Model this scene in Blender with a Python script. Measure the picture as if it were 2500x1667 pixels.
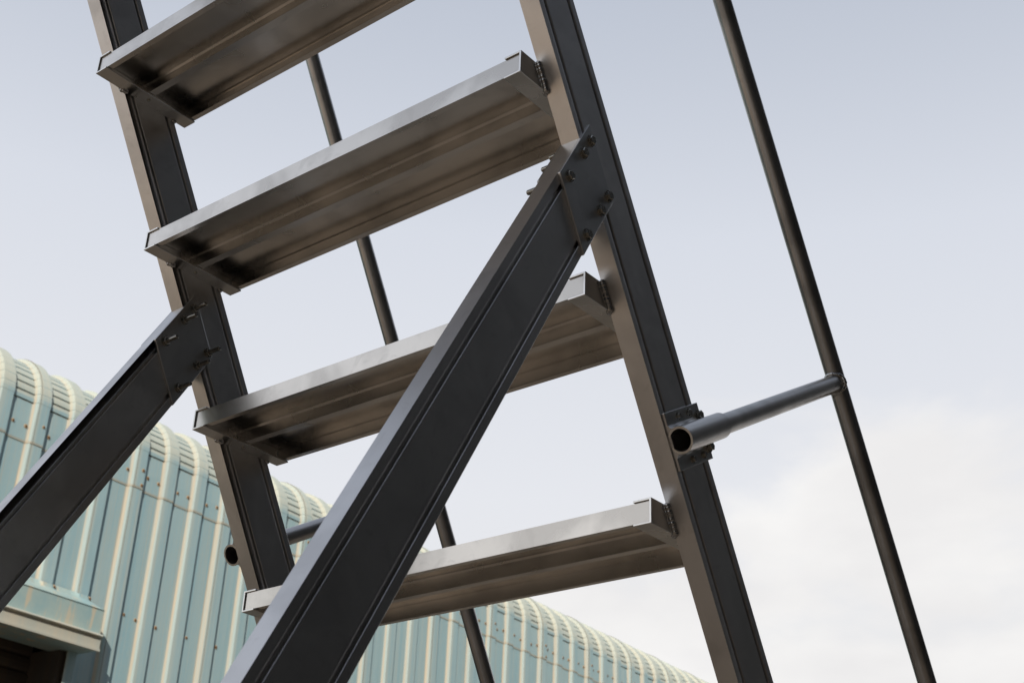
import bpy, bmesh, math, random
from mathutils import Vector, Matrix
random.seed(7)
for o in list(bpy.data.objects):
    bpy.data.objects.remove(o)
scene = bpy.context.scene
col = scene.collection

# ------------------------------------------------------------------ camera
ZG = 2.15                                     # height of the lowest tread in view above the ground
CAM = Vector((1.2411, -1.3121, -0.5668 + ZG))
c_right = Vector((0.77856828, 0.62625996, 0.04037198))
c_down = Vector((-0.25882031, 0.37904021, -0.8884484))
c_fwd = Vector((-0.57170227, 0.68126866, 0.45719748))
cd = bpy.data.cameras.new('camera')
cam = bpy.data.objects.new('camera', cd)
col.objects.link(cam)
M = Matrix.Identity(4)
for i in range(3):
    M[i][0] = c_right[i]; M[i][1] = -c_down[i]; M[i][2] = -c_fwd[i]; M[i][3] = CAM[i]
cam.matrix_world = M
cd.sensor_fit = 'HORIZONTAL'; cd.sensor_width = 36.0
cd.lens = 3332.42 / 2500 * 36
cd.clip_start = 0.02; cd.clip_end = 3000
cd.dof.use_dof = True
cd.dof.focus_distance = 1.95
cd.dof.aperture_fstop = 15
scene.camera = cam

# ------------------------------------------------------------------ light
SUN = Vector((0.0320, -0.0382, 0.0290)).normalized()      # towards the sun (from the hood's shadow on the wall)
sun_el = math.asin(SUN.z); sun_az = math.atan2(SUN.x, SUN.y)
ld = bpy.data.lights.new('sun', 'SUN'); ld.energy = 3.5; ld.angle = math.radians(0.8); ld.color = (1.0, 0.93, 0.82)
sun = bpy.data.objects.new('sun', ld); col.objects.link(sun)
sun.rotation_euler = SUN.to_track_quat('Z', 'Y').to_euler()
sun.location = (10, -12, 12)

world = bpy.data.worlds.new('World'); scene.world = world; world.use_nodes = True
nt = world.node_tree; nt.nodes.clear()
def N(t, **kw):
    n = nt.nodes.new(t)
    for k, v in kw.items(): setattr(n, k, v)
    return n
def L(a, b): nt.links.new(a, b)
sky = N('ShaderNodeTexSky', sky_type='NISHITA'); sky.sun_disc = False
sky.sun_elevation = sun_el; sky.sun_rotation = sun_az; sky.dust_density = 3.0; sky.air_density = 1.0
bg1 = N('ShaderNodeBackground'); bg1.inputs['Strength'].default_value = 0.09
L(sky.outputs[0], bg1.inputs['Color'])
tc = N('ShaderNodeTexCoord'); sep = N('ShaderNodeSeparateXYZ'); L(tc.outputs['Generated'], sep.inputs[0])
# high thin veil: thickest towards the horizon
veilr = N('ShaderNodeMapRange', interpolation_type='SMOOTHSTEP'); L(sep.outputs['Z'], veilr.inputs['Value'])
veilr.inputs['From Min'].default_value = 0.15; veilr.inputs['From Max'].default_value = 0.85
veilr.inputs['To Min'].default_value = 0.0; veilr.inputs['To Max'].default_value = 1.0
veilc = N('ShaderNodeValToRGB'); L(veilr.outputs[0], veilc.inputs[0])
e = veilc.color_ramp.elements
e[0].position = 0.0; e[0].color = (0.90, 0.89, 0.885, 1)
e[1].position = 1.0; e[1].color = (0.47, 0.525, 0.63, 1)
x = e.new(0.20); x.color = (0.90, 0.905, 0.935, 1)
x = e.new(0.55); x.color = (0.79, 0.82, 0.89, 1)
bg2 = N('ShaderNodeBackground'); bg2.inputs['Strength'].default_value = 1.0
L(veilc.outputs[0], bg2.inputs['Color'])
mx1 = N('ShaderNodeMixShader'); mx1.inputs[0].default_value = 0.85
L(bg1.outputs[0], mx1.inputs[1]); L(bg2.outputs[0], mx1.inputs[2])
# soft white cloud banks, denser low in the sky
mp = N('ShaderNodeMapping'); mp.inputs['Scale'].default_value = (1.0, 1.0, 2.2); mp.inputs['Location'].default_value = (2.91, 1.36, 5.86)
L(tc.outputs['Generated'], mp.inputs[0])
nz = N('ShaderNodeTexNoise'); nz.inputs['Scale'].default_value = 3.0; nz.inputs['Detail'].default_value = 7; nz.inputs['Roughness'].default_value = 0.52; nz.inputs['Distortion'].default_value = 0.25
L(mp.outputs[0], nz.inputs['Vector'])
low = N('ShaderNodeMapRange'); L(sep.outputs['Z'], low.inputs['Value'])
low.inputs['From Min'].default_value = 0.22; low.inputs['From Max'].default_value = 0.58
low.inputs['To Min'].default_value = 0.27; low.inputs['To Max'].default_value = -0.32
ad = N('ShaderNodeMath', operation='ADD'); L(nz.outputs['Fac'], ad.inputs[0]); L(low.outputs[0], ad.inputs[1])
cm = N('ShaderNodeMapRange', interpolation_type='SMOOTHSTEP'); L(ad.outputs[0], cm.inputs['Value'])
cm.inputs['From Min'].default_value = 0.49; cm.inputs['From Max'].default_value = 0.625; cm.inputs['To Max'].default_value = 0.95
bg3 = N('ShaderNodeBackground'); bg3.inputs['Strength'].default_value = 1.0
nz2 = N('ShaderNodeTexNoise'); nz2.inputs['Scale'].default_value = 7.0; nz2.inputs['Detail'].default_value = 6
L(mp.outputs[0], nz2.inputs['Vector'])
cc = N('ShaderNodeValToRGB'); L(nz2.outputs['Fac'], cc.inputs[0])
cc.color_ramp.elements[0].position = 0.35; cc.color_ramp.elements[0].color = (0.85, 0.84, 0.84, 1)
cc.color_ramp.elements[1].position = 0.62; cc.color_ramp.elements[1].color = (0.93, 0.92, 0.91, 1)
L(cc.outputs[0], bg3.inputs['Color'])
mx2 = N('ShaderNodeMixShader'); L(cm.outputs[0], mx2.inputs[0]); L(mx1.outputs[0], mx2.inputs[1]); L(bg3.outputs[0], mx2.inputs[2])
wo_ = N('ShaderNodeOutputWorld'); L(mx2.outputs[0], wo_.inputs['Surface'])

scene.view_settings.view_transform = 'Standard'; scene.view_settings.look = 'None'
scene.view_settings.exposure = 0.0; scene.view_settings.gamma = 1.0; scene.view_settings.use_curve_mapping = False

# ------------------------------------------------------------------ material helpers
class MB:
    def __init__(s, name):
        s.m = bpy.data.materials.new(name); s.m.use_nodes = True
        s.t = s.m.node_tree; s.t.nodes.clear()
        s.out = s.n('ShaderNodeOutputMaterial'); s.b = s.n('ShaderNodeBsdfPrincipled')
        s.l(s.b.outputs[0], s.out.inputs[0])
    def n(s, t, **kw):
        q = s.t.nodes.new(t)
        for k, v in kw.items(): setattr(q, k, v)
        return q
    def l(s, a, b): s.t.links.new(a, b)
    def vec(s, kind, scale, loc=(0, 0, 0)):
        a = s.n('ShaderNodeTexCoord'); b = s.n('ShaderNodeMapping'); b.inputs['Scale'].default_value = scale; b.inputs['Location'].default_value = loc
        s.l(a.outputs[kind], b.inputs[0]); return b.outputs[0]
    def noise(s, v, scale=1.0, detail=4, rough=0.55, dist=0.0):
        q = s.n('ShaderNodeTexNoise'); q.inputs['Scale'].default_value = scale; q.inputs['Detail'].default_value = detail
        q.inputs['Roughness'].default_value = rough; q.inputs['Distortion'].default_value = dist
        s.l(v, q.inputs['Vector']); return q.outputs['Fac']
    def rng(s, v, a, b, c, d, smooth=False):
        q = s.n('ShaderNodeMapRange'); q.interpolation_type = 'SMOOTHSTEP' if smooth else 'LINEAR'
        for k, x_ in zip(('From Min', 'From Max', 'To Min', 'To Max'), (a, b, c, d)): q.inputs[k].default_value = x_
        s.l(v, q.inputs['Value']); return q.outputs[0]
    def math(s, op, a, b=None):
        q = s.n('ShaderNodeMath', operation=op)
        for i_, v in enumerate((a, b)):
            if v is None: continue
            if isinstance(v, (int, float)): q.inputs[i_].default_value = v
            else: s.l(v, q.inputs[i_])
        return q.outputs[0]
    def mix(s, f, a, b, mode='MIX'):
        q = s.n('ShaderNodeMix', data_type='RGBA', blend_type=mode)
        for i_, v in ((0, f), (6, a), (7, b)):
            if isinstance(v, (int, float)): q.inputs[i_].default_value = v
            elif isinstance(v, tuple): q.inputs[i_].default_value = (*v, 1)
            else: s.l(v, q.inputs[i_])
        return q.outputs[2]
    def bump(s, h, st, d):
        q = s.n('ShaderNodeBump'); q.inputs['Strength'].default_value = st; q.inputs['Distance'].default_value = d
        s.l(h, q.inputs['Height']); s.l(q.outputs[0], s.b.inputs['Normal'])
    def set(s, **kw):
        for k, v in kw.items():
            k = k.replace('_', ' ')
            if isinstance(v, tuple): s.b.inputs[k].default_value = (*v, 1)
            elif isinstance(v, (int, float)): s.b.inputs[k].default_value = v
            else: s.l(v, s.b.inputs[k])

def aluminium(name, base=(0.56, 0.555, 0.55), r0=0.24, r1=0.40, streak=(260, 3, 1), uv=True, dark=0.78):
    m = MB(name)
    m.set(Metallic=1.0)
    st = m.noise(m.vec('UV' if uv else 'Object', streak), 1.0, 1, 0.5)
    sm = m.noise(m.vec('Object', (1, 1, 1)), 9.0, 3, 0.5, 0.6)
    sm2 = m.noise(m.vec('Object', (1, 1, 1), (3, 1, 2)), 46.0, 4, 0.65, 0.8)
    blot = m.rng(sm, 0.40, 0.66, 0.0, 1.0, True)
    spot = m.rng(sm2, 0.66, 0.78, 0.0, 1.0, True)
    c = m.mix(blot, base, tuple(v * dark for v in base))
    c = m.mix(m.math('MULTIPLY', spot, 0.10), c, tuple(v * 0.55 for v in base))
    c = m.mix(m.rng(st, 0.35, 0.65, 0.0, 0.05), c, tuple(v * 0.72 for v in base))
    smu = m.rng(m.noise(m.vec('Object', (1, 1, 1), (7, 5, 1)), 24.0, 4, 0.6, 1.8), 0.55, 0.70, 0, 0.17, True)
    c = m.mix(smu, c, tuple(v * 0.55 for v in base))
    m.set(Base_Color=c)
    r = m.rng(sm, 0.3, 0.7, r0 + (r1 - r0) * 0.25, r0 + (r1 - r0) * 0.6)
    m.set(Roughness=r)
    return m.m

M_ALU = aluminium('mill_aluminium', (0.70, 0.69, 0.685), 0.29, 0.40, (110, 1.2, 1), True, 0.82)
M_TREAD = aluminium('tread_aluminium', (0.79, 0.765, 0.73), 0.22, 0.32, (130, 1.2, 1))
M_CAP = aluminium('cap_aluminium', (0.78, 0.77, 0.75), 0.20, 0.36, (60, 60, 60), False)
M_PLATE = aluminium('plate_aluminium', (0.60, 0.60, 0.60), 0.28, 0.42, (50, 50, 50), False)
M_PIPE = aluminium('pipe_aluminium', (0.50, 0.49, 0.48), 0.30, 0.46, (90, 1.5, 1), True, 0.70)
M_CUT = aluminium('sawn_aluminium', (0.95, 0.95, 0.94), 0.26, 0.34, (80, 80, 80), False, 0.96)
M_WELD = aluminium('weld_aluminium', (0.50, 0.50, 0.50), 0.20, 0.30, (20, 20, 20), False)
M_BOLT = aluminium('bolt_steel', (0.42, 0.41, 0.38), 0.18, 0.30, (20, 20, 20), False)

def paint_mat():
    m = MB('faded_blue_green_paint')
    uvn = m.n('ShaderNodeTexCoord'); sp = m.n('ShaderNodeSeparateXYZ'); m.l(uvn.outputs['UV'], sp.inputs[0])
    ph = m.math('FRACT', sp.outputs['X'])
    lo = m.noise(m.vec('UV', (2.1, 0.35, 1)), 1.0, 3, 0.5)
    stv = m.noise(m.vec('UV', (26, 0.55, 1)), 1.0, 4, 0.6)
    st2 = m.noise(m.vec('UV', (9, 0.25, 1), (4, 2, 0)), 1.0, 4, 0.6)
    fine = m.noise(m.vec('Object', (1, 1, 1)), 30.0, 5, 0.65)
    base = m.mix(m.rng(lo, 0.3, 0.7, 0, 1), (0.28, 0.465, 0.53), (0.38, 0.525, 0.555))
    base = m.mix(m.rng(stv, 0.42, 0.62, 0, 0.5), base, (0.44, 0.52, 0.505))
    base = m.mix(m.rng(st2, 0.50, 0.66, 0, 0.45), base, (0.26, 0.44, 0.505))
    base = m.mix(m.rng(fine, 0.45, 0.75, 0, 0.25), base, (0.46, 0.52, 0.47))
    # dust lodged against the windward flank of every rib, running onto the crest, with streaks
    jit = m.math('ADD', ph, m.rng(st2, 0.3, 0.7, -0.035, 0.035))
    a = m.math('MULTIPLY', m.rng(jit, 0.485, 0.525, 0, 1, True), m.rng(jit, 0.545, 0.59, 1, 0, True))
    b = m.math('MULTIPLY', m.rng(jit, 0.54, 0.60, 0, 1, True), m.rng(jit, 0.64, 0.76, 1, 0, True))
    cA = m.math('MULTIPLY', a, m.rng(stv, 0.25, 0.6, 0.45, 1.0))
    c = m.mix(m.math('MULTIPLY', b, 0.55), base, (0.54, 0.59, 0.53))
    c = m.mix(m.math('MULTIPLY', cA, 0.9), c, (0.60, 0.49, 0.355))
    c = m.mix(m.math('MULTIPLY', m.rng(stv, 0.56, 0.74, 0, 1, True), 0.6), c, (0.52, 0.46, 0.36))
    # dust settled on surfaces that look upward
    g = m.n('ShaderNodeNewGeometry'); s2 = m.n('ShaderNodeSeparateXYZ'); m.l(g.outputs['True Normal'], s2.inputs[0])
    up = m.math('MULTIPLY', m.rng(s2.outputs['Z'], 0.01, 0.22, 0, 1, True), m.rng(stv, 0.2, 0.6, 0.6, 1.0))
    c = m.mix(m.math('MULTIPLY', up, 0.85), c, (0.57, 0.58, 0.49))
    # tan dirt along the lower edge of the upper sheets (v close to zero)
    lap = m.math('MULTIPLY', m.rng(sp.outputs['Y'], 0.006, 0.03, 1, 0, True), m.rng(stv, 0.3, 0.6, 0.5, 1))
    c = m.mix(m.math('MULTIPLY', lap, 0.8), c, (0.42, 0.33, 0.22))
    m.set(Base_Color=c, Roughness=0.62, Metallic=0.0)
    m.b.inputs['Specular IOR Level'].default_value = 0.3
    m.bump(m.noise(m.vec('UV', (1.2, 1.0, 1)), 1.4, 3), 0.25, 0.02)
    return m.m
M_PAINT = paint_mat()

def simple(name, a, b, scale, rough=0.7, metallic=0.0, stretch=(1, 1, 1), bump=0.0):
    m = MB(name); v = m.vec('Object', stretch)
    n1 = m.noise(v, scale, 6, 0.6, 0.3)
    m.set(Base_Color=m.mix(m.rng(n1, 0.32, 0.68, 0, 1), a, b), Roughness=rough, Metallic=metallic)
    if bump: m.bump(n1, bump, 0.02)
    return m.m
def hood_mat():
    m = MB('streaked_hood_paint')
    st = m.noise(m.vec('Object', (5, 5, 0.9)), 2.2, 4, 0.6, 0.3); pt = m.noise(m.vec('Object', (1, 1, 1)), 5.0, 4, 0.6)
    c = m.mix(m.rng(pt, 0.35, 0.65, 0, 1), (0.30, 0.45, 0.47), (0.40, 0.50, 0.47))
    c = m.mix(m.rng(st, 0.54, 0.66, 0, 0.8, True), c, (0.60, 0.52, 0.38))
    c = m.mix(m.rng(st, 0.30, 0.40, 0.35, 0, True), c, (0.46, 0.40, 0.30))
    m.set(Base_Color=c, Roughness=0.6); return m.m
M_HOOD = hood_mat()
M_LIP = simple('dusty_lip_paint', (0.46, 0.50, 0.455), (0.58, 0.54, 0.44), 3.0, 0.6, 0, (3, 3, 0.8))
M_RUST = simple('rusty_screw', (0.20, 0.10, 0.045), (0.10, 0.05, 0.025), 60, 0.9)
M_HALO = simple('rust_washer', (0.52, 0.42, 0.29), (0.42, 0.30, 0.18), 50, 0.9)
M_DOOR = simple('dusty_shutter', (0.11, 0.08, 0.058), (0.065, 0.065, 0.062), 1.6, 0.6, 0, (6, 6, 0.4))
M_SAND = simple('sandy_ground', (0.39, 0.285, 0.19), (0.30, 0.22, 0.147), 0.9, 0.95, 0, (1, 1, 1), 0.3)
M_DARK = simple('dark_cladding', (0.014, 0.015, 0.015), (0.020, 0.020, 0.019), 2.0, 0.75, 0, (3, 3, 0.4))
M_TOP = simple('dusty_tread_top', (0.40, 0.33, 0.255), (0.31, 0.265, 0.21), 14, 0.85)
M_DIRT_SHADE = simple('crimp_dirt_seam_shade', (0.20, 0.15, 0.10), (0.13, 0.10, 0.07), 20, 0.95)
M_ROOF = simple('grey_roof_sheet', (0.22, 0.22, 0.21), (0.30, 0.29, 0.27), 2.0, 0.7)

# ------------------------------------------------------------------ object helpers
def link(name, me, mat=None, parent=None, smooth=False):
    o = bpy.data.objects.new(name, me); col.objects.link(o)
    if mat is not None and not me.materials: me.materials.append(mat)
    if smooth:
        for f in me.polygons: f.use_smooth = True
    if parent is not None: o.parent = parent
    return o
def copy_of(o, parent=None, offset=(0, 0, 0)):
    c = o.copy(); col.objects.link(c); c.parent = parent if parent is not None else o.parent
    c.location = Vector(o.location) + Vector(offset); return c
def tag(o, label, cat, group=None):
    o['label'] = label; o['category'] = cat
    if group: o['group'] = group
def empty(name, loc):
    o = bpy.data.objects.new(name, None); col.objects.link(o); o.location = loc; o.empty_display_size = 0.2; return o
def mesh_from(name, verts, faces, uvs=None):
    me = bpy.data.meshes.new(name); me.from_pydata([tuple(v) for v in verts], [], faces)
    if uvs:
        lay = me.uv_layers.new(name='UVMap')
        for p in me.polygons:
            for li in p.loop_indices: lay.data[li].uv = uvs[me.loops[li].vertex_index]
    me.update(); return me
def fix_normals(me):
    bm = bmesh.new(); bm.from_mesh(me); bmesh.ops.recalc_face_normals(bm, faces=bm.faces); bm.to_mesh(me); bm.free(); return me
def bevel(o, w, seg=2, ang=35):
    b = o.modifiers.new('bevel', 'BEVEL'); b.width = w; b.segments = seg; b.limit_method = 'ANGLE'; b.angle_limit = math.radians(ang); b.harden_normals = False
    return o
def sweep(name, ringA, ringB):
    """closed profile joined from ringA to ringB, with end faces; uv: u round the profile, v along (metres)"""
    n = len(ringA); verts = []; uvs = []; faces = []
    per = 0.0; us = [0.0]
    for i in range(n):
        per += (ringA[(i + 1) % n] - ringA[i]).length; us.append(per)
    for i in range(n):                        # separate quads so that the uvs stay clean
        j = (i + 1) % n; k = len(verts)
        verts += [ringA[i], ringA[j], ringB[j], ringB[i]]
        ln = (ringB[i] - ringA[i]).length
        uvs += [(us[i], 0), (us[i + 1], 0), (us[i + 1], ln), (us[i], ln)]
        faces.append((k, k + 1, k + 2, k + 3))
    for ring in (ringA, ringB):
        k = len(verts); verts += list(ring); uvs += [(us[i], 0) for i in range(n)]; faces.append(tuple(range(k, k + n)))
    me = mesh_from(name, verts, faces, uvs)
    bm = bmesh.new(); bm.from_mesh(me); bmesh.ops.remove_doubles(bm, verts=bm.verts, dist=1e-5)
    bmesh.ops.recalc_face_normals(bm, faces=bm.faces); bm.to_mesh(me); bm.free()
    return me
def tube(name, A, B, rad, inner=None, seg=28, radB=None):
    A = Vector(A); B = Vector(B); d = (B - A).normalized(); a = d.orthogonal().normalized(); b = d.cross(a)
    verts = []; uvs = []; faces = []; ln = (B - A).length
    def ring(P, r, v):
        k = len(verts)
        for i in range(seg + 1):
            t = 2 * math.pi * i / seg; verts.append(P + (a * math.cos(t) + b * math.sin(t)) * r); uvs.append((r * t, v))
        return k
    def skin(k0, k1):
        for i in range(seg): faces.append((k0 + i, k0 + i + 1, k1 + i + 1, k1 + i))
    r0 = ring(A, rad, 0); r1 = ring(B, radB or rad, ln); skin(r0, r1)
    if inner:
        i0 = ring(A, inner, 0); i1 = ring(B, inner, ln); skin(i0, i1)
        a0 = ring(A, rad, 0); a1 = ring(A, inner, 0); skin(a0, a1)
        b0 = ring(B, rad, 0); b1 = ring(B, inner, 0); skin(b0, b1)
    else:
        for P in (A, B):
            k = ring(P, rad, 0); faces.append(tuple(range(k, k + seg)))
    me = mesh_from(name, verts, faces, uvs)
    for f in me.polygons: f.use_smooth = len(f.vertices) == 4
    try: me.set_sharp_from_angle(angle=math.radians(40))
    except Exception: pass
    return fix_normals(me)
def box_mesh(name, lo, hi):
    bm = bmesh.new(); bmesh.ops.create_cube(bm, size=1.0)
    for v in bm.verts:
        for i in range(3): v.co[i] = lo[i] if v.co[i] < 0 else hi[i]
    me = bpy.data.meshes.new(name); bm.to_mesh(me); bm.free(); return me
def prism(name, poly, ex):
    return sweep(name, [Vector(p) for p in poly], [Vector(p) + Vector(ex) for p in poly])

# ------------------------------------------------------------------ ground
me = mesh_from('ground', [(-900, -900, 0), (900, -900, 0), (900, 900, 0), (-900, 900, 0)], [(0, 1, 2, 3)])
g = link('ground', me, M_SAND); g['kind'] = 'structure'

# ------------------------------------------------------------------ warehouse with ribbed sheets and a curved eave
DW = 7.65                                       # camera to wall
U = Vector((-0.07751929, 0.99699085, 0)); NW = Vector((0.99699085, 0.07751929, 0))
PITCH = 0.0392 * DW
def FW(s, q, z): return Vector((CAM.x, CAM.y, 0)) + U * s + NW * (q - DW) + Vector((0, 0, z))
FOOT = 0.802 * DW                               # right foot of a seam rib
Z_LAP = CAM.z + 0.4546 * DW; Z_ARC = CAM.z + 0.4925 * DW; R_ARC = 0.0535 * DW
RIB_H = 0.031
NCRIMP = 10
warehouse = empty('warehouse', FW(12, -4, 0)); tag(warehouse, 'faded blue-green ribbed sheet-metal warehouse with a curved crimped eave', 'building')
WINV = Matrix.Translation(-warehouse.location)
def wlink(name, me, mat, parent=None, smooth=False):
    me.transform(WINV); o = link(name, me, mat, parent or warehouse, smooth); return o

CROSS = [(0.0, 0.0), (0.06, 0.0), (0.44, 0.0), (0.515, 0.0), (0.535, 0.10), (0.59, 0.93), (0.61, 1.0), (0.77, 1.0), (0.91, 1.0), (0.925, 0.94), (0.985, 0.06), (1.0, 0.0)]
def sheet_columns(npitch):
    """columns from the crest of one seam rib to the crest of the next: (phase in pitches, rib height 0..1, lift)"""
    cols = [(0.640, 1.0, -0.003), (0.640, 1.0, 0.004), (0.77, 1.0, 0.004), (0.91, 1.0, 0.004), (0.925, 0.94, 0.004), (0.985, 0.06, 0.002)]
    for k in range(1, npitch + 1):
        for ph, h in CROSS:
            if k == npitch and ph > 0.9: break
            cols.append((k + ph, h, 0.0))
    return cols
def wall_rows_upper():
    out = [('v', Z_LAP, 0.004, 0.0, -0.004), ('v', Z_LAP, 0.004, 0.0, 0.0), ('v', (Z_LAP + Z_ARC) / 2, 0.003, 0.0, 0.0)]
    da = math.pi / 2 / NCRIMP
    for k in range(NCRIMP):
        for t, gr in ((0.0, -1.0), (0.10, -0.9), (0.15, 0.25), (0.55, 0.32), (0.93, 0.1)):
            out.append(('a', (k + t) * da, 0.003, gr, 0.0))
    out.append(('a', math.pi / 2, 0.003, 0.0, 0.0))
    for d in (0.4, 2.5, 7.0): out.append(('r', d, 0.003, 0.0, 0.0))
    return out
def row_point(row, h, s):
    k = row[0]
    if k == 'v': return FW(s, h + row[2] + row[4], row[1])
    if k == 'a':
        a = row[1]; r = R_ARC + h + row[2]; return FW(s, -R_ARC + r * math.cos(a), Z_ARC + r * math.sin(a))
    d = row[1]; return FW(s, -R_ARC - d, Z_ARC + R_ARC + h + row[2] + d * 0.05)
def make_sheet(name, s_foot, npitch, rows, jitter=0.0):
    """s_foot: right foot of the seam rib that the sheet begins on"""
    cols = sheet_columns(npitch); verts = []; uvs = []; faces = []
    s0 = s_foot - PITCH; v = 0.0; prev = None; off = random.random() * 0.0
    base = round(s0 / PITCH)
    for row in rows:
        p0 = row_point(row, 0, s0)
        if prev is not None: v += (p0 - prev).length
        prev = p0
        for ph, h, lift in cols:
            hh = h * RIB_H + lift
            if row[3]:
                w = 1.0 if h == 0.0 else (0.55 if h < 1 else 0.18)
                hh += row[3] * 0.0065 * w
            verts.append(row_point(row, hh + jitter, s0 + ph * PITCH)); uvs.append((ph + base * 1.0, v))
    nc = len(cols)
    for i in range(len(rows) - 1):
        for j in range(nc - 1):
            a = i * nc + j; faces.append((a, a + 1, a + nc + 1, a + nc))
    me = mesh_from(name, verts, faces, uvs)
    me.materials.append(M_PAINT); me.materials.append(M_DIRT_SHADE)
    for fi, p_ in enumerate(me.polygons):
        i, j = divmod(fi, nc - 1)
        if j == 0 or (rows[i][3] == -1.0 and cols[j][1] < 0.5 and cols[j + 1][1] < 0.5): p_.material_index = 1  # dirt in the crimps; on seam edges its dark colour paints the gap's shade
    return me

# small screw with a rusty washer, head along +x
def screw_mesh():
    bm = bmesh.new()
    def disc(r, x0, x1, seg, rt=None):
        rt = rt or r
        a = [bm.verts.new((x0, r * math.cos(2 * math.pi * i / seg), r * math.sin(2 * math.pi * i / seg))) for i in range(seg)]
        b = [bm.verts.new((x1, rt * math.cos(2 * math.pi * i / seg), rt * math.sin(2 * math.pi * i / seg))) for i in range(seg)]
        fs = [bm.faces.new((a[i], a[(i + 1) % seg], b[(i + 1) % seg], b[i])) for i in range(seg)] + [bm.faces.new(b)]
        return fs
    f1 = disc(0.0170, -0.002, 0.002, 12, 0.013)
    f2 = disc(0.0078, 0.002, 0.009, 6, 0.0068)
    for f in f1: f.material_index = 1
    bmesh.ops.recalc_face_normals(bm, faces=bm.faces)
    me = bpy.data.meshes.new('screw'); bm.to_mesh(me); bm.free(); me.materials.append(M_RUST); me.materials.append(M_HALO); return me
SCREW = screw_mesh()
ANGW = math.atan2(NW.y, NW.x)
def put_screw(parent, s, q, z):
    o = bpy.data.objects.new('screw', SCREW); col.objects.link(o); o.parent = parent
    o.location = FW(s, q, z) - warehouse.location; o.rotation_euler = (random.uniform(0, 1), 0, ANGW)
    sc = random.uniform(0.85, 1.1); o.scale = (1, sc, sc)

SW = 3 * PITCH
rows_u = wall_rows_upper()
HOOD_R = 0.7615 * DW; HOOD_Q = 0.029 * DW
zb = lambda k: CAM.z + k * DW
Z_HB, Z_HL, Z_HT, Z_HF = zb(0.2889), zb(0.3019), zb(0.3253), zb(0.3385)
Z_SCR_UP = CAM.z + 0.4695 * DW; Z_SCR_LO = CAM.z + 0.336 * DW; Z_SCR_LOW2 = 1.2
def rows_lower(z0): return [('v', z0, 0.0, 0.0, 0.0), ('v', (z0 + Z_LAP) / 2, 0.0, 0.0, 0.0), ('v', Z_LAP + 0.12, 0.0, 0.0, 0.0)]
# upper, curved sheets
ups = {}
for k in range(-9, 26):
    sf = FOOT + k * SW
    o = wlink('eave_sheet', make_sheet('eave_sheet', sf, 3, rows_u), M_PAINT, None, False)
    ups[k] = o
    if -3 <= k <= 9:
        for j in range(3):
            a = sf + j * PITCH
            put_screw(o, a + 0.10 * PITCH, 0.004, Z_SCR_UP + random.uniform(-.012, .012))
            put_screw(o, a + 0.455 * PITCH, 0.004, Z_SCR_UP + random.uniform(-.012, .012))
        put_screw(o, sf - 0.16 * PITCH, RIB_H + 0.007, Z_SCR_UP + 0.03)
        if k % 3 == 0: put_screw(o, sf - 0.14 * PITCH, RIB_H + 0.007, Z_LAP + 0.03)
# lower wall sheets; those above the shutter stop inside its hood
for k in range(-9, 26):
    sf = FOOT + k * SW
    if -7 <= k <= -2: parts = [(sf, 3, Z_HL)]
    elif k == -1: parts = [(sf, 2, Z_HL), (sf + 2 * PITCH, 1, 0.0)]
    else: parts = [(sf, 3, 0.0)]
    for (a0, n, z0) in parts:
        o = wlink('wall_sheet', make_sheet('wall_sheet', a0, n, rows_lower(z0)), M_PAINT, None, False)
        if -2 <= k <= 9 and z0 == 0:
            for j in range(n):
                put_screw(o, a0 + j * PITCH + 0.10 * PITCH, 0.0, Z_SCR_LO + random.uniform(-.02, .02))
                if random.random() < 0.45: put_screw(o, a0 + j * PITCH + 0.46 * PITCH, 0.0, Z_SCR_LO - 0.01)
# roof body, ends and back so that the warehouse is a closed building
S0, S1 = FOOT - 9 * SW - 0.4 * PITCH, FOOT + 26 * SW - 0.5 * PITCH
def quadmesh(name, pts): return mesh_from(name, pts, [tuple(range(len(pts)))])
zt = Z_ARC + R_ARC
for s, nm in ((S0, 'gable_wall'), (S1, 'gable_wall')):
    wlink(nm, quadmesh(nm, [FW(s, -0.02, 0), FW(s, -0.02, Z_ARC), FW(s, -R_ARC, zt - 0.02), FW(s, -R_ARC - 7, zt + 0.33), FW(s, -14.5, zt - 0.02), FW(s, -14.5, 0)]), M_PAINT)
wlink('back_wall', quadmesh('back_wall', [FW(S0, -14.5, 0), FW(S1, -14.5, 0), FW(S1, -14.5, zt), FW(S0, -14.5, zt)]), M_PAINT)
wlink('roof', quadmesh('roof', [FW(S0, -R_ARC - 7, zt + 0.36), FW(S1, -R_ARC - 7, zt + 0.36), FW(S1, -14.6, zt), FW(S0, -14.6, zt)]), M_ROOF)
# shutter hood: face panel, projecting lip, sloping flashing, soffit
HL = FOOT - 7 * SW + 0.2
def hood_prism(name, poly, a, b):             # poly in (q, z), extruded along the wall
    return sweep(name, [FW(a, q, z) for q, z in poly], [FW(b, q, z) for q, z in poly])
hq = HOOD_Q
hood = wlink('shutter_hood', hood_prism('shutter_hood', [(-0.10, Z_HB), (hq - 0.004, Z_HB), (hq - 0.004, Z_HT), (0.0, Z_HF - 0.02), (-0.10, Z_HF - 0.02)], HL, HOOD_R), M_HOOD)
hood['label'] = 'streaked box hood with a pale projecting lip'
wlink('hood_lip', hood_prism('hood_lip', [(hq - 0.003, Z_HB - 0.006), (hq + 0.016, Z_HB - 0.006), (hq + 0.016, Z_HB + 0.012), (hq + 0.005, Z_HB + 0.014), (hq + 0.007, Z_HL - 0.012), (hq + 0.030, Z_HL - 0.006), (hq + 0.024, Z_HL + 0.006), (hq - 0.003, Z_HL + 0.008)], HL, HOOD_R + 0.004), M_LIP, hood)
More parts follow.
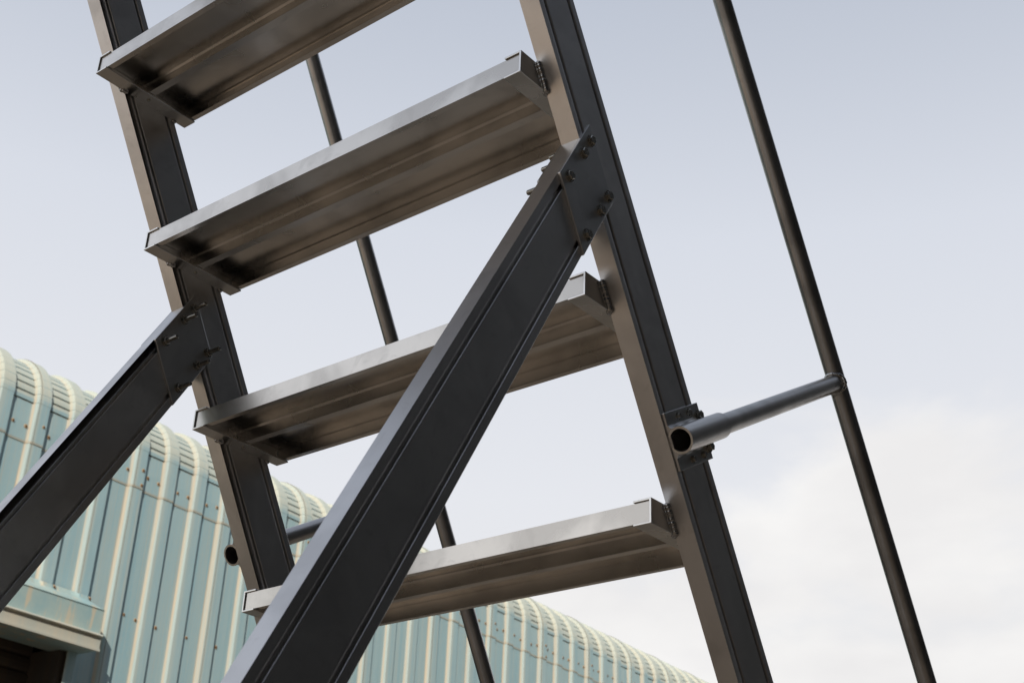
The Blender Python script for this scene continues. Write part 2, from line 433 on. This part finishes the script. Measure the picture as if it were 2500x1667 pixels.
# flashing strip: scalloped round the ribs
fl_v = []; fl_f = []
npt = int((HOOD_R - HL) / (PITCH / 12))
for i in range(npt + 1):
    s = HL + (HOOD_R - HL) * i / npt
    ph = ((s - FOOT) / PITCH) % 1.0
    h = 0.0
    for (p0, h0), (p1, h1) in zip(CROSS[:-1], CROSS[1:]):
        if p0 <= ph <= p1: h = h0 + (h1 - h0) * (ph - p0) / (p1 - p0)
    fl_v += [FW(s, h * RIB_H + 0.012, Z_HF + 0.012 + 0.012 * (1 - h)), FW(s, h * RIB_H * 0.6 + 0.035, Z_HF - 0.015), FW(s, hq + 0.001, Z_HT - 0.006)]
for i in range(npt):
    for j in range(2):
        a = i * 3 + j; fl_f.append((a, a + 1, a + 4, a + 3))
fl = wlink('flashing', mesh_from('flashing', fl_v, fl_f), M_HOOD, hood)
for j in range(-8, 0):
    put_screw(hood, FOOT + (j + 0.02) * PITCH - 0.6 * PITCH + PITCH * 0.55, 0.035, Z_HF + 0.0)
# roller shutter set back under the hood, one slat after another
SH_R = FOOT - PITCH * 1.5
shut = empty('roller_shutter', Vector((0, 0, 0))); shut.parent = warehouse
zz = 0.0; SL = 0.105
slat_me = None
while zz < Z_HB + 0.02:
    pts = [(-0.30, 0), (-0.285, 0.02), (-0.280, SL * 0.5), (-0.285, SL - 0.02), (-0.30, SL), (-0.32, SL), (-0.32, 0)]
    if slat_me is None:
        slat_me = hood_prism('slat', pts, HL + 0.2, SH_R); slat_me.transform(WINV)
    o = link('slat', slat_me, M_DOOR, shut); o.location = (0, 0, zz); zz += SL
wlink('jamb', hood_prism('jamb', [(-0.34, 0), (0.012, 0), (0.012, Z_HB + 0.01), (-0.34, Z_HB + 0.01)], SH_R, SH_R + 0.05), M_DOOR)
wlink('jamb', hood_prism('jamb', [(-0.34, 0), (0.012, 0), (0.012, Z_HB + 0.01), (-0.34, Z_HB + 0.01)], HL + 0.1, HL + 0.15), M_HOOD)

# ------------------------------------------------------------------ workshop on the other side of the yard (keeps the stair in shade)
ws = empty('workshop', (8, 4, 0)); tag(ws, 'tall dark ribbed workshop across the yard, opposite the blue-green warehouse', 'building')
WX, WY0, WY1, WH = 4.4, -16.0, 26.0, 12.4
v = []; f = []; n = int((WY1 - WY0) / 0.28)
for i in range(n + 1):
    y = WY0 + i * 0.28
    for dy, dx in ((0, 0), (0.14, 0), (0.17, -0.035), (0.25, -0.035)):
        v += [(WX + dx - 8, y + dy - 4, 0), (WX + dx - 8, y + dy - 4, WH)]
for i in range(len(v) // 2 - 1): f.append((2 * i, 2 * i + 1, 2 * i + 3, 2 * i + 2))
link('wall', mesh_from('workshop_wall', v, f), M_DARK, ws)
link('wall', box_mesh('workshop_body', (WX + 0.01 - 8, WY0 - 4, 0), (WX + 9 - 8, WY1 - 4, WH - 0.02)), M_DARK, ws)
link('roof', box_mesh('workshop_roof', (WX - 0.12 - 8, WY0 - 0.2 - 4, WH + 0.003), (WX + 9.2 - 8, WY1 + 0.4 - 4, WH + 0.12)), M_ROOF, ws)

# ------------------------------------------------------------------ the stair
TW, TD, TH = 0.7437, 0.1751, 0.0329              # tread length, depth, height of the end caps
RISE, RUN = 0.25, 0.14241
SY, SD, SWI = 0.0535, 0.0867, 0.0273             # stringer: front offset, depth, width
wi = TW / 2; wo = wi + SWI
sv = Vector((0, -RUN, RISE)).normalized(); nv = Vector((0, sv.z, -sv.y))
O = Vector((0, SY, ZG))
def P(x, s, n): return Vector((x, 0, 0)) + O + sv * s + nv * n
stair = empty('staircase', (0, 0.6, 0)); tag(stair, 'steep open-riser aluminium staircase with bolted raking legs and tube handrails', 'staircase')
SINV = Matrix.Translation(-stair.location)
def slink(name, me, mat, parent=None, smooth=False):
    me.transform(SINV); return link(name, me, mat, parent or stair, smooth)
def section(D):
    e1, g1, dp = 0.0112, 0.0058, 0.0055
    a = [(0, 0), (SWI, 0), (SWI, e1), (SWI - dp, e1), (SWI - dp, e1 + g1), (SWI - 0.0008, e1 + g1), (SWI + 0.0000, e1 + g1 + 0.0008), (SWI + 0.0000, D - e1 - g1), (SWI - dp, D - e1 - g1), (SWI - dp, D - e1), (SWI - 0.0008, D - e1), (SWI, D - e1 + 0.0008), (SWI, D)]
    b = [(SWI - x_, n_) for x_, n_ in reversed(a)]
    return a[:] + [q for q in b if q not in a[-1:] and q not in a[:1]]
sec = section(SD)
S_TOP = 1.42
s_bot = lambda n_: (0.012 - O.z - nv.z * n_) / sv.z
for sg in (1, -1):
    X = lambda x_: sg * (wi + x_)
    ra = [P(X(x_), s_bot(n_), n_) for x_, n_ in sec]; rb = [P(X(x_), S_TOP, n_) for x_, n_ in sec]
    o = slink('stringer', sweep('stringer', ra, rb), M_ALU); bevel(o, 0.0006)
    c0 = P(sg * (wi + SWI / 2), s_bot(SD / 2), SD / 2)
    bp = slink('base_plate', box_mesh('base_plate', (c0.x - 0.06, c0.y - 0.11, 0.0), (c0.x + 0.06, c0.y + 0.11, 0.013)), M_PLATE); bevel(bp, 0.002)

# raking legs
BA = 1.0661; BD = 0.0891
bv = Vector((0, -math.cos(BA), -math.sin(BA))); bn = Vector((0, math.sin(BA), -math.cos(BA)))
OB = O + Vector((0, -0.3548, 0.25))
secb = section(BD)
for sg in (1, -1):
    ra = []; rb = []
    for x_, e_ in secb:
        q = OB + Vector((sg * (wi + x_), 0, 0)) + bn * e_
        t0 = -((q - O).dot(nv) - 0.001) / bv.dot(nv); t1 = (0.012 - q.z) / bv.z
        ra.append(q + bv * t0); rb.append(q + bv * t1)
    o = slink('leg', sweep('leg', ra, rb), M_ALU); bevel(o, 0.0006)
    c0 = rb[0]
    bp = slink('base_plate', box_mesh('base_plate', (sg * (wi + SWI / 2) - 0.06, c0.y - 0.06, 0.0), (sg * (wi + SWI / 2) + 0.06, c0.y + 0.16, 0.013)), M_PLATE); bevel(bp, 0.002)

# lumpy weld: chain of overlapping drops
def weld_mesh(name, pts, r, squash=1.0, jit=0.25):
    bm = bmesh.new()
    for p_ in pts:
        rr = r * random.uniform(1 - jit, 1 + jit)
        t_ = Matrix.Translation(Vector(p_)) @ Matrix.Rotation(random.uniform(0, 3), 4, 'X') @ Matrix.Diagonal((rr, rr * squash, rr, 1))
        bmesh.ops.create_icosphere(bm, subdivisions=2, radius=1.0, matrix=t_)
    for f_ in bm.faces: f_.smooth = True
    me_ = bpy.data.meshes.new(name); bm.to_mesh(me_); bm.free(); return me_
def hex_mesh(name, r, x0, x1, seg=6, chamfer=0.0):
    bm = bmesh.new()
    rings = [(x0, r), (x1 - chamfer, r), (x1, r - chamfer)] if chamfer else [(x0, r), (x1, r)]
    vs = [[bm.verts.new((x_, rr * math.cos(2 * math.pi * i / seg), rr * math.sin(2 * math.pi * i / seg))) for i in range(seg)] for x_, rr in rings]
    for a_, b_ in zip(vs[:-1], vs[1:]):
        for i in range(seg): bm.faces.new((a_[i], a_[(i + 1) % seg], b_[(i + 1) % seg], b_[i]))
    bm.faces.new(vs[-1]); bm.faces.new(list(reversed(vs[0])))
    bmesh.ops.recalc_face_normals(bm, faces=bm.faces)
    return bm
def bolt_meshes():
    h = hex_mesh('h', 0.0063, 0.0, 0.0052, 6, 0.0007)
    w = hex_mesh('w', 0.0080, -0.001, 0.0011, 20)
    me1 = bpy.data.meshes.new('bolt_head'); tmp = bpy.data.meshes.new('t'); w.to_mesh(tmp); h.from_mesh(tmp); h.to_mesh(me1); me1.materials.append(M_BOLT)
    h = hex_mesh('h', 0.0063, 0.0, 0.0060, 6, 0.0007); h.from_mesh(tmp)
    s_ = hex_mesh('s', 0.0032, 0.0, 0.0290, 14, 0.0006); t2 = bpy.data.meshes.new('t2'); s_.to_mesh(t2); h.from_mesh(t2)
    # thread grooves as fine rings
    for k in range(14):
        rg = hex_mesh('r', 0.0035, 0.0072 + k * 0.0015, 0.0079 + k * 0.0015, 12); t3 = bpy.data.meshes.new('t3'); rg.to_mesh(t3); h.from_mesh(t3)
    me2 = bpy.data.meshes.new('bolt_end'); h.to_mesh(me2); me2.materials.append(M_BOLT)
    return me1, me2
B_HEAD, B_NUT = bolt_meshes()

# gusset plates with six bolts each
SLOPE = bv.dot(sv) / bv.dot(nv)
q0 = OB - O; s_u = q0.dot(sv) - SLOPE * q0.dot(nv)          # upper edge of the leg at n = 0
q1 = q0 + bn * BD; s_l = q1.dot(sv) - SLOPE * q1.dot(nv)
GT = 0.0042
n0, n1 = -0.0735, 0.0285
poly = [(s_u + SLOPE * n0, n0), (s_u + SLOPE * n1, n1), (s_l + SLOPE * n1, n1), (s_l + SLOPE * n0, n0)]
rows_b = [(s_u - 0.0165, (0.0185, -0.0075, -0.0555)), (s_l + 0.0130, (0.0215, -0.0070, -0.0545))]
for sg in (1, -1):
    for outer in (1, 0):
        x0 = (wo - 0.0003) if outer else (wi - GT)
        x1 = (wo + GT) if outer else (wi + 0.0003)
        me = sweep('gusset_plate', [P(sg * x0, s_, n_) for s_, n_ in poly], [P(sg * x1, s_, n_) for s_, n_ in poly])
        gp = slink('gusset_plate', me, M_PLATE); bevel(gp, 0.0008)
        for so, ns in rows_b:
            for n_ in ns:
                b_ = bpy.data.objects.new('bolt' if outer else 'nut', B_HEAD if outer else B_NUT); col.objects.link(b_); b_.parent = gp
                dirx = sg if outer else -sg
                b_.location = P(sg * (wo + GT if outer else wi - GT), so + SLOPE * n_, n_) - stair.location
                b_.rotation_euler = (random.uniform(0, 2), 0, 0 if dirx > 0 else math.pi)

# treads
ct = 0.0026                                               # end cap thickness
y0, y1, zb_, zt_ = 0.0024, TD - 0.0012, ct + 0.0005, TH - ct - 0.0005
rb_ = 0.0875
prof = [(y0, zt_), (y0, zb_), (y0 + 0.0085, zb_), (y0 + 0.0085, zb_ + 0.0028), (y0 + 0.0034, zb_ + 0.0034), (y0 + 0.0034, zt_ - 0.0042),
        (y0 + 0.0060, zt_ - 0.0034), (rb_ - 0.0045, zt_ - 0.0034), (rb_ - 0.0017, zt_ - 0.0060), (rb_ - 0.0017, zb_ + 0.0030), (rb_ - 0.0058, zb_ + 0.0026), (rb_ - 0.0058, zb_),
        (rb_ + 0.0058, zb_), (rb_ + 0.0058, zb_ + 0.0026), (rb_ + 0.0017, zb_ + 0.0030), (rb_ + 0.0017, zt_ - 0.0060), (rb_ + 0.0045, zt_ - 0.0034),
        (y1 - 0.0060, zt_ - 0.0034), (y1 - 0.0034, zt_ - 0.0042), (y1 - 0.0034, zb_ + 0.0034), (y1 - 0.0085, zb_ + 0.0028), (y1 - 0.0085, zb_), (y1, zb_), (y1, zt_)]
xe = wi - ct - 0.0007
TREAD = sweep('tread', [Vector((-xe, a, b)) for a, b in prof], [Vector((xe, a, b)) for a, b in prof]); TREAD.materials.append(M_TREAD); TREAD.materials.append(M_TOP)
for p_ in TREAD.polygons:
    if p_.normal.z > 0.9 and p_.area > 0.05: p_.material_index = 1
capp = lambda sg: [(sg * (wi + 0.0006), 0.0), (sg * (wi + 0.0006), TH), (sg * (wi - 0.026), TH), (sg * (wi - 0.026), TH - ct), (sg * (wi - ct), TH - ct), (sg * (wi - ct), ct), (sg * (wi - 0.026), ct), (sg * (wi - 0.026), 0.0)]
CAPS = {}
for sg in (1, -1):
    CAPS[sg] = sweep('end_cap', [Vector((a, 0, b)) for a, b in capp(sg)], [Vector((a, TD, b)) for a, b in capp(sg)]); CAPS[sg].materials.append(M_CAP); CAPS[sg].materials.append(M_CUT)
    for p_ in CAPS[sg].polygons:
        if abs(p_.normal.y) > 0.9: p_.material_index = 1
# stringer face in the tread's own (y, z): y = SY - z * RUN / RISE + n / cos
def edge_y(n_, z_): return SY + n_ / nv.y - z_ * (RUN / RISE)
WELDS = {}
for sg in (1, -1):
    pts = []
    for i in range(15):
        z_ = 0.001 + (TH - 0.002) * i / 14
        pts.append((sg * (wi + 0.0022), edge_y(0, z_) - 0.0018, z_))
    WELDS[(sg, 0)] = weld_mesh('weld_bead', pts, 0.0045, 0.9, 0.10)
    WELDS[(sg, 1)] = weld_mesh('weld_bead', [(sg * (wi - 0.001), edge_y(0, 0) - 0.001 + k * 0.002, -0.0005) for k in range(3)], 0.0034, 1, 0.3)
    WELDS[(sg, 2)] = weld_mesh('weld_bead', [(sg * (wi - 0.001), edge_y(SD, 0) + 0.001 - k * 0.002, -0.0005) for k in range(3)], 0.0034, 1, 0.3)
for w_ in WELDS.values(): w_.materials.append(M_WELD)
RIVET = weld_mesh('rivet', [(0, 0, 0)], 0.0028, 1, 0); RIVET.materials.append(M_BOLT)
for i in range(-1, 12):
    loc = Vector((0, -(3 - i) * RUN, ZG + (3 - i) * RISE)) - stair.location
    t = bpy.data.objects.new('tread', TREAD); col.objects.link(t); t.parent = stair; t.location = loc
    for sg in (1, -1):
        c = bpy.data.objects.new('end_cap', CAPS[sg]); col.objects.link(c); c.parent = t; bevel(c, 0.0005)
        for k in range(3):
            w_ = bpy.data.objects.new('weld_bead', WELDS[(sg, k)]); col.objects.link(w_); w_.parent = t
        for yy in (0.092,):
            r_ = bpy.data.objects.new('rivet', RIVET); col.objects.link(r_); r_.parent = t; r_.location = (sg * (wi - 0.013), yy, -0.0005)

# handrails on sleeved brackets
HX, HN, HR = 0.01621, 0.5214, 0.0139
SR, SIN = 0.0172, 0.0143
PT = 0.0046
for sg in (1, -1):
    xr = sg * (wo + HX)
    rail = slink('handrail', tube('handrail', P(xr, -1.75, HN), P(xr, S_TOP + 0.2, HN), HR, 0.0112), M_PIPE)
    for sb in (0.1113, 1.30, -1.25):
        # plate and sleeve are one extrusion along the bracket's axis
        s_a, s_b = sb - 0.0372, sb + 0.0372
        br = empty('rail_bracket', (0, 0, 0)); br.parent = stair
        # plate strip (full depth of the stringer)
        pl = sweep('plate', [P(sg * (wo + a), b, 0.003) for a, b in ((0.0002, s_a), (PT, s_a), (PT, s_b), (0.0002, s_b))], [P(sg * (wo + a), b, 0.0926) for a, b in ((0.0002, s_a), (PT, s_a), (PT, s_b), (0.0002, s_b))])
        bevel(slink('plate', pl, M_PLATE, br), 0.0009)
        slv = tube('sleeve', P(xr, sb, 0.0028), P(xr, sb, 0.1113), SR, SIN, 36); slv.materials.append(M_PIPE); slv.materials.append(M_CAP)
        for p_ in slv.polygons:
            if abs(p_.normal.dot(nv)) > 0.9: p_.material_index = 1
        slink('sleeve', slv, M_PIPE, br)
        # web fillets that merge the sleeve into its plate
        for u_ in (1, -1):
            tri = [(HX + 0.0156 * math.cos(math.radians(a_)), sb + u_ * 0.0156 * math.sin(math.radians(a_))) for a_ in (176, 160, 145, 130, 115, 100)]
            tri += [(HX - 0.0020, sb + u_ * (SR - 0.0001)), (HX - 0.0075, sb + u_ * (SR - 0.0010)), (PT + 0.0012, sb + u_ * (SR + 0.0012)), (PT - 0.0002, sb + u_ * (SR + 0.0040)), (0.0006, sb + u_ * (SR + 0.0040))]
            slink('fillet', fix_normals(sweep('fillet', [P(sg * (wo + a), b, 0.0029) for a, b in tri], [P(sg * (wo + a), b, 0.0925) for a, b in tri])), M_PLATE, br)
        for (n_, ds) in ((0.034, 0.0285), (0.062, 0.0285), (0.040, -0.0285), (0.070, -0.0285)):
            b_ = bpy.data.objects.new('screw', B_HEAD); col.objects.link(b_); b_.parent = br; b_.location = P(sg * (wo + PT), sb + ds, n_) - stair.location
            b_.scale = (0.8, 0.62, 0.62); b_.rotation_euler = (random.uniform(0, 2), 0, 0 if sg > 0 else math.pi)
        for (n_, ds) in ((0.084, 0.021), (0.088, -0.0215)):
            b_ = bpy.data.objects.new('bolt', B_HEAD); col.objects.link(b_); b_.parent = br; b_.location = P(sg * (wo + PT), sb + ds, n_) - stair.location
            b_.scale = (1.3, 0.95, 0.95); b_.rotation_euler = (random.uniform(0, 2), 0, 0 if sg > 0 else math.pi)
        slink('bracket_arm', tube('bracket_arm', P(xr, sb, 0.070), P(xr, sb, HN), HR - 0.0002, 0.0118, 36), M_PIPE, br)
        ring = []
        for k in range(40):
            th = 2 * math.pi * k / 40
            # saddle line where the arm meets the round rail
            dx, ds = (HR + 0.001) * math.cos(th), (HR + 0.001) * math.sin(th)
            dn = HN - math.sqrt(max(0, HR ** 2 - min(abs(dx), HR * 0.92) ** 2)) - 0.001
            ring.append(P(xr + dx, sb + ds, dn))
        slink('weld_ring', weld_mesh('weld_ring', ring, 0.0036, 1.0, 0.12), M_WELD, br)
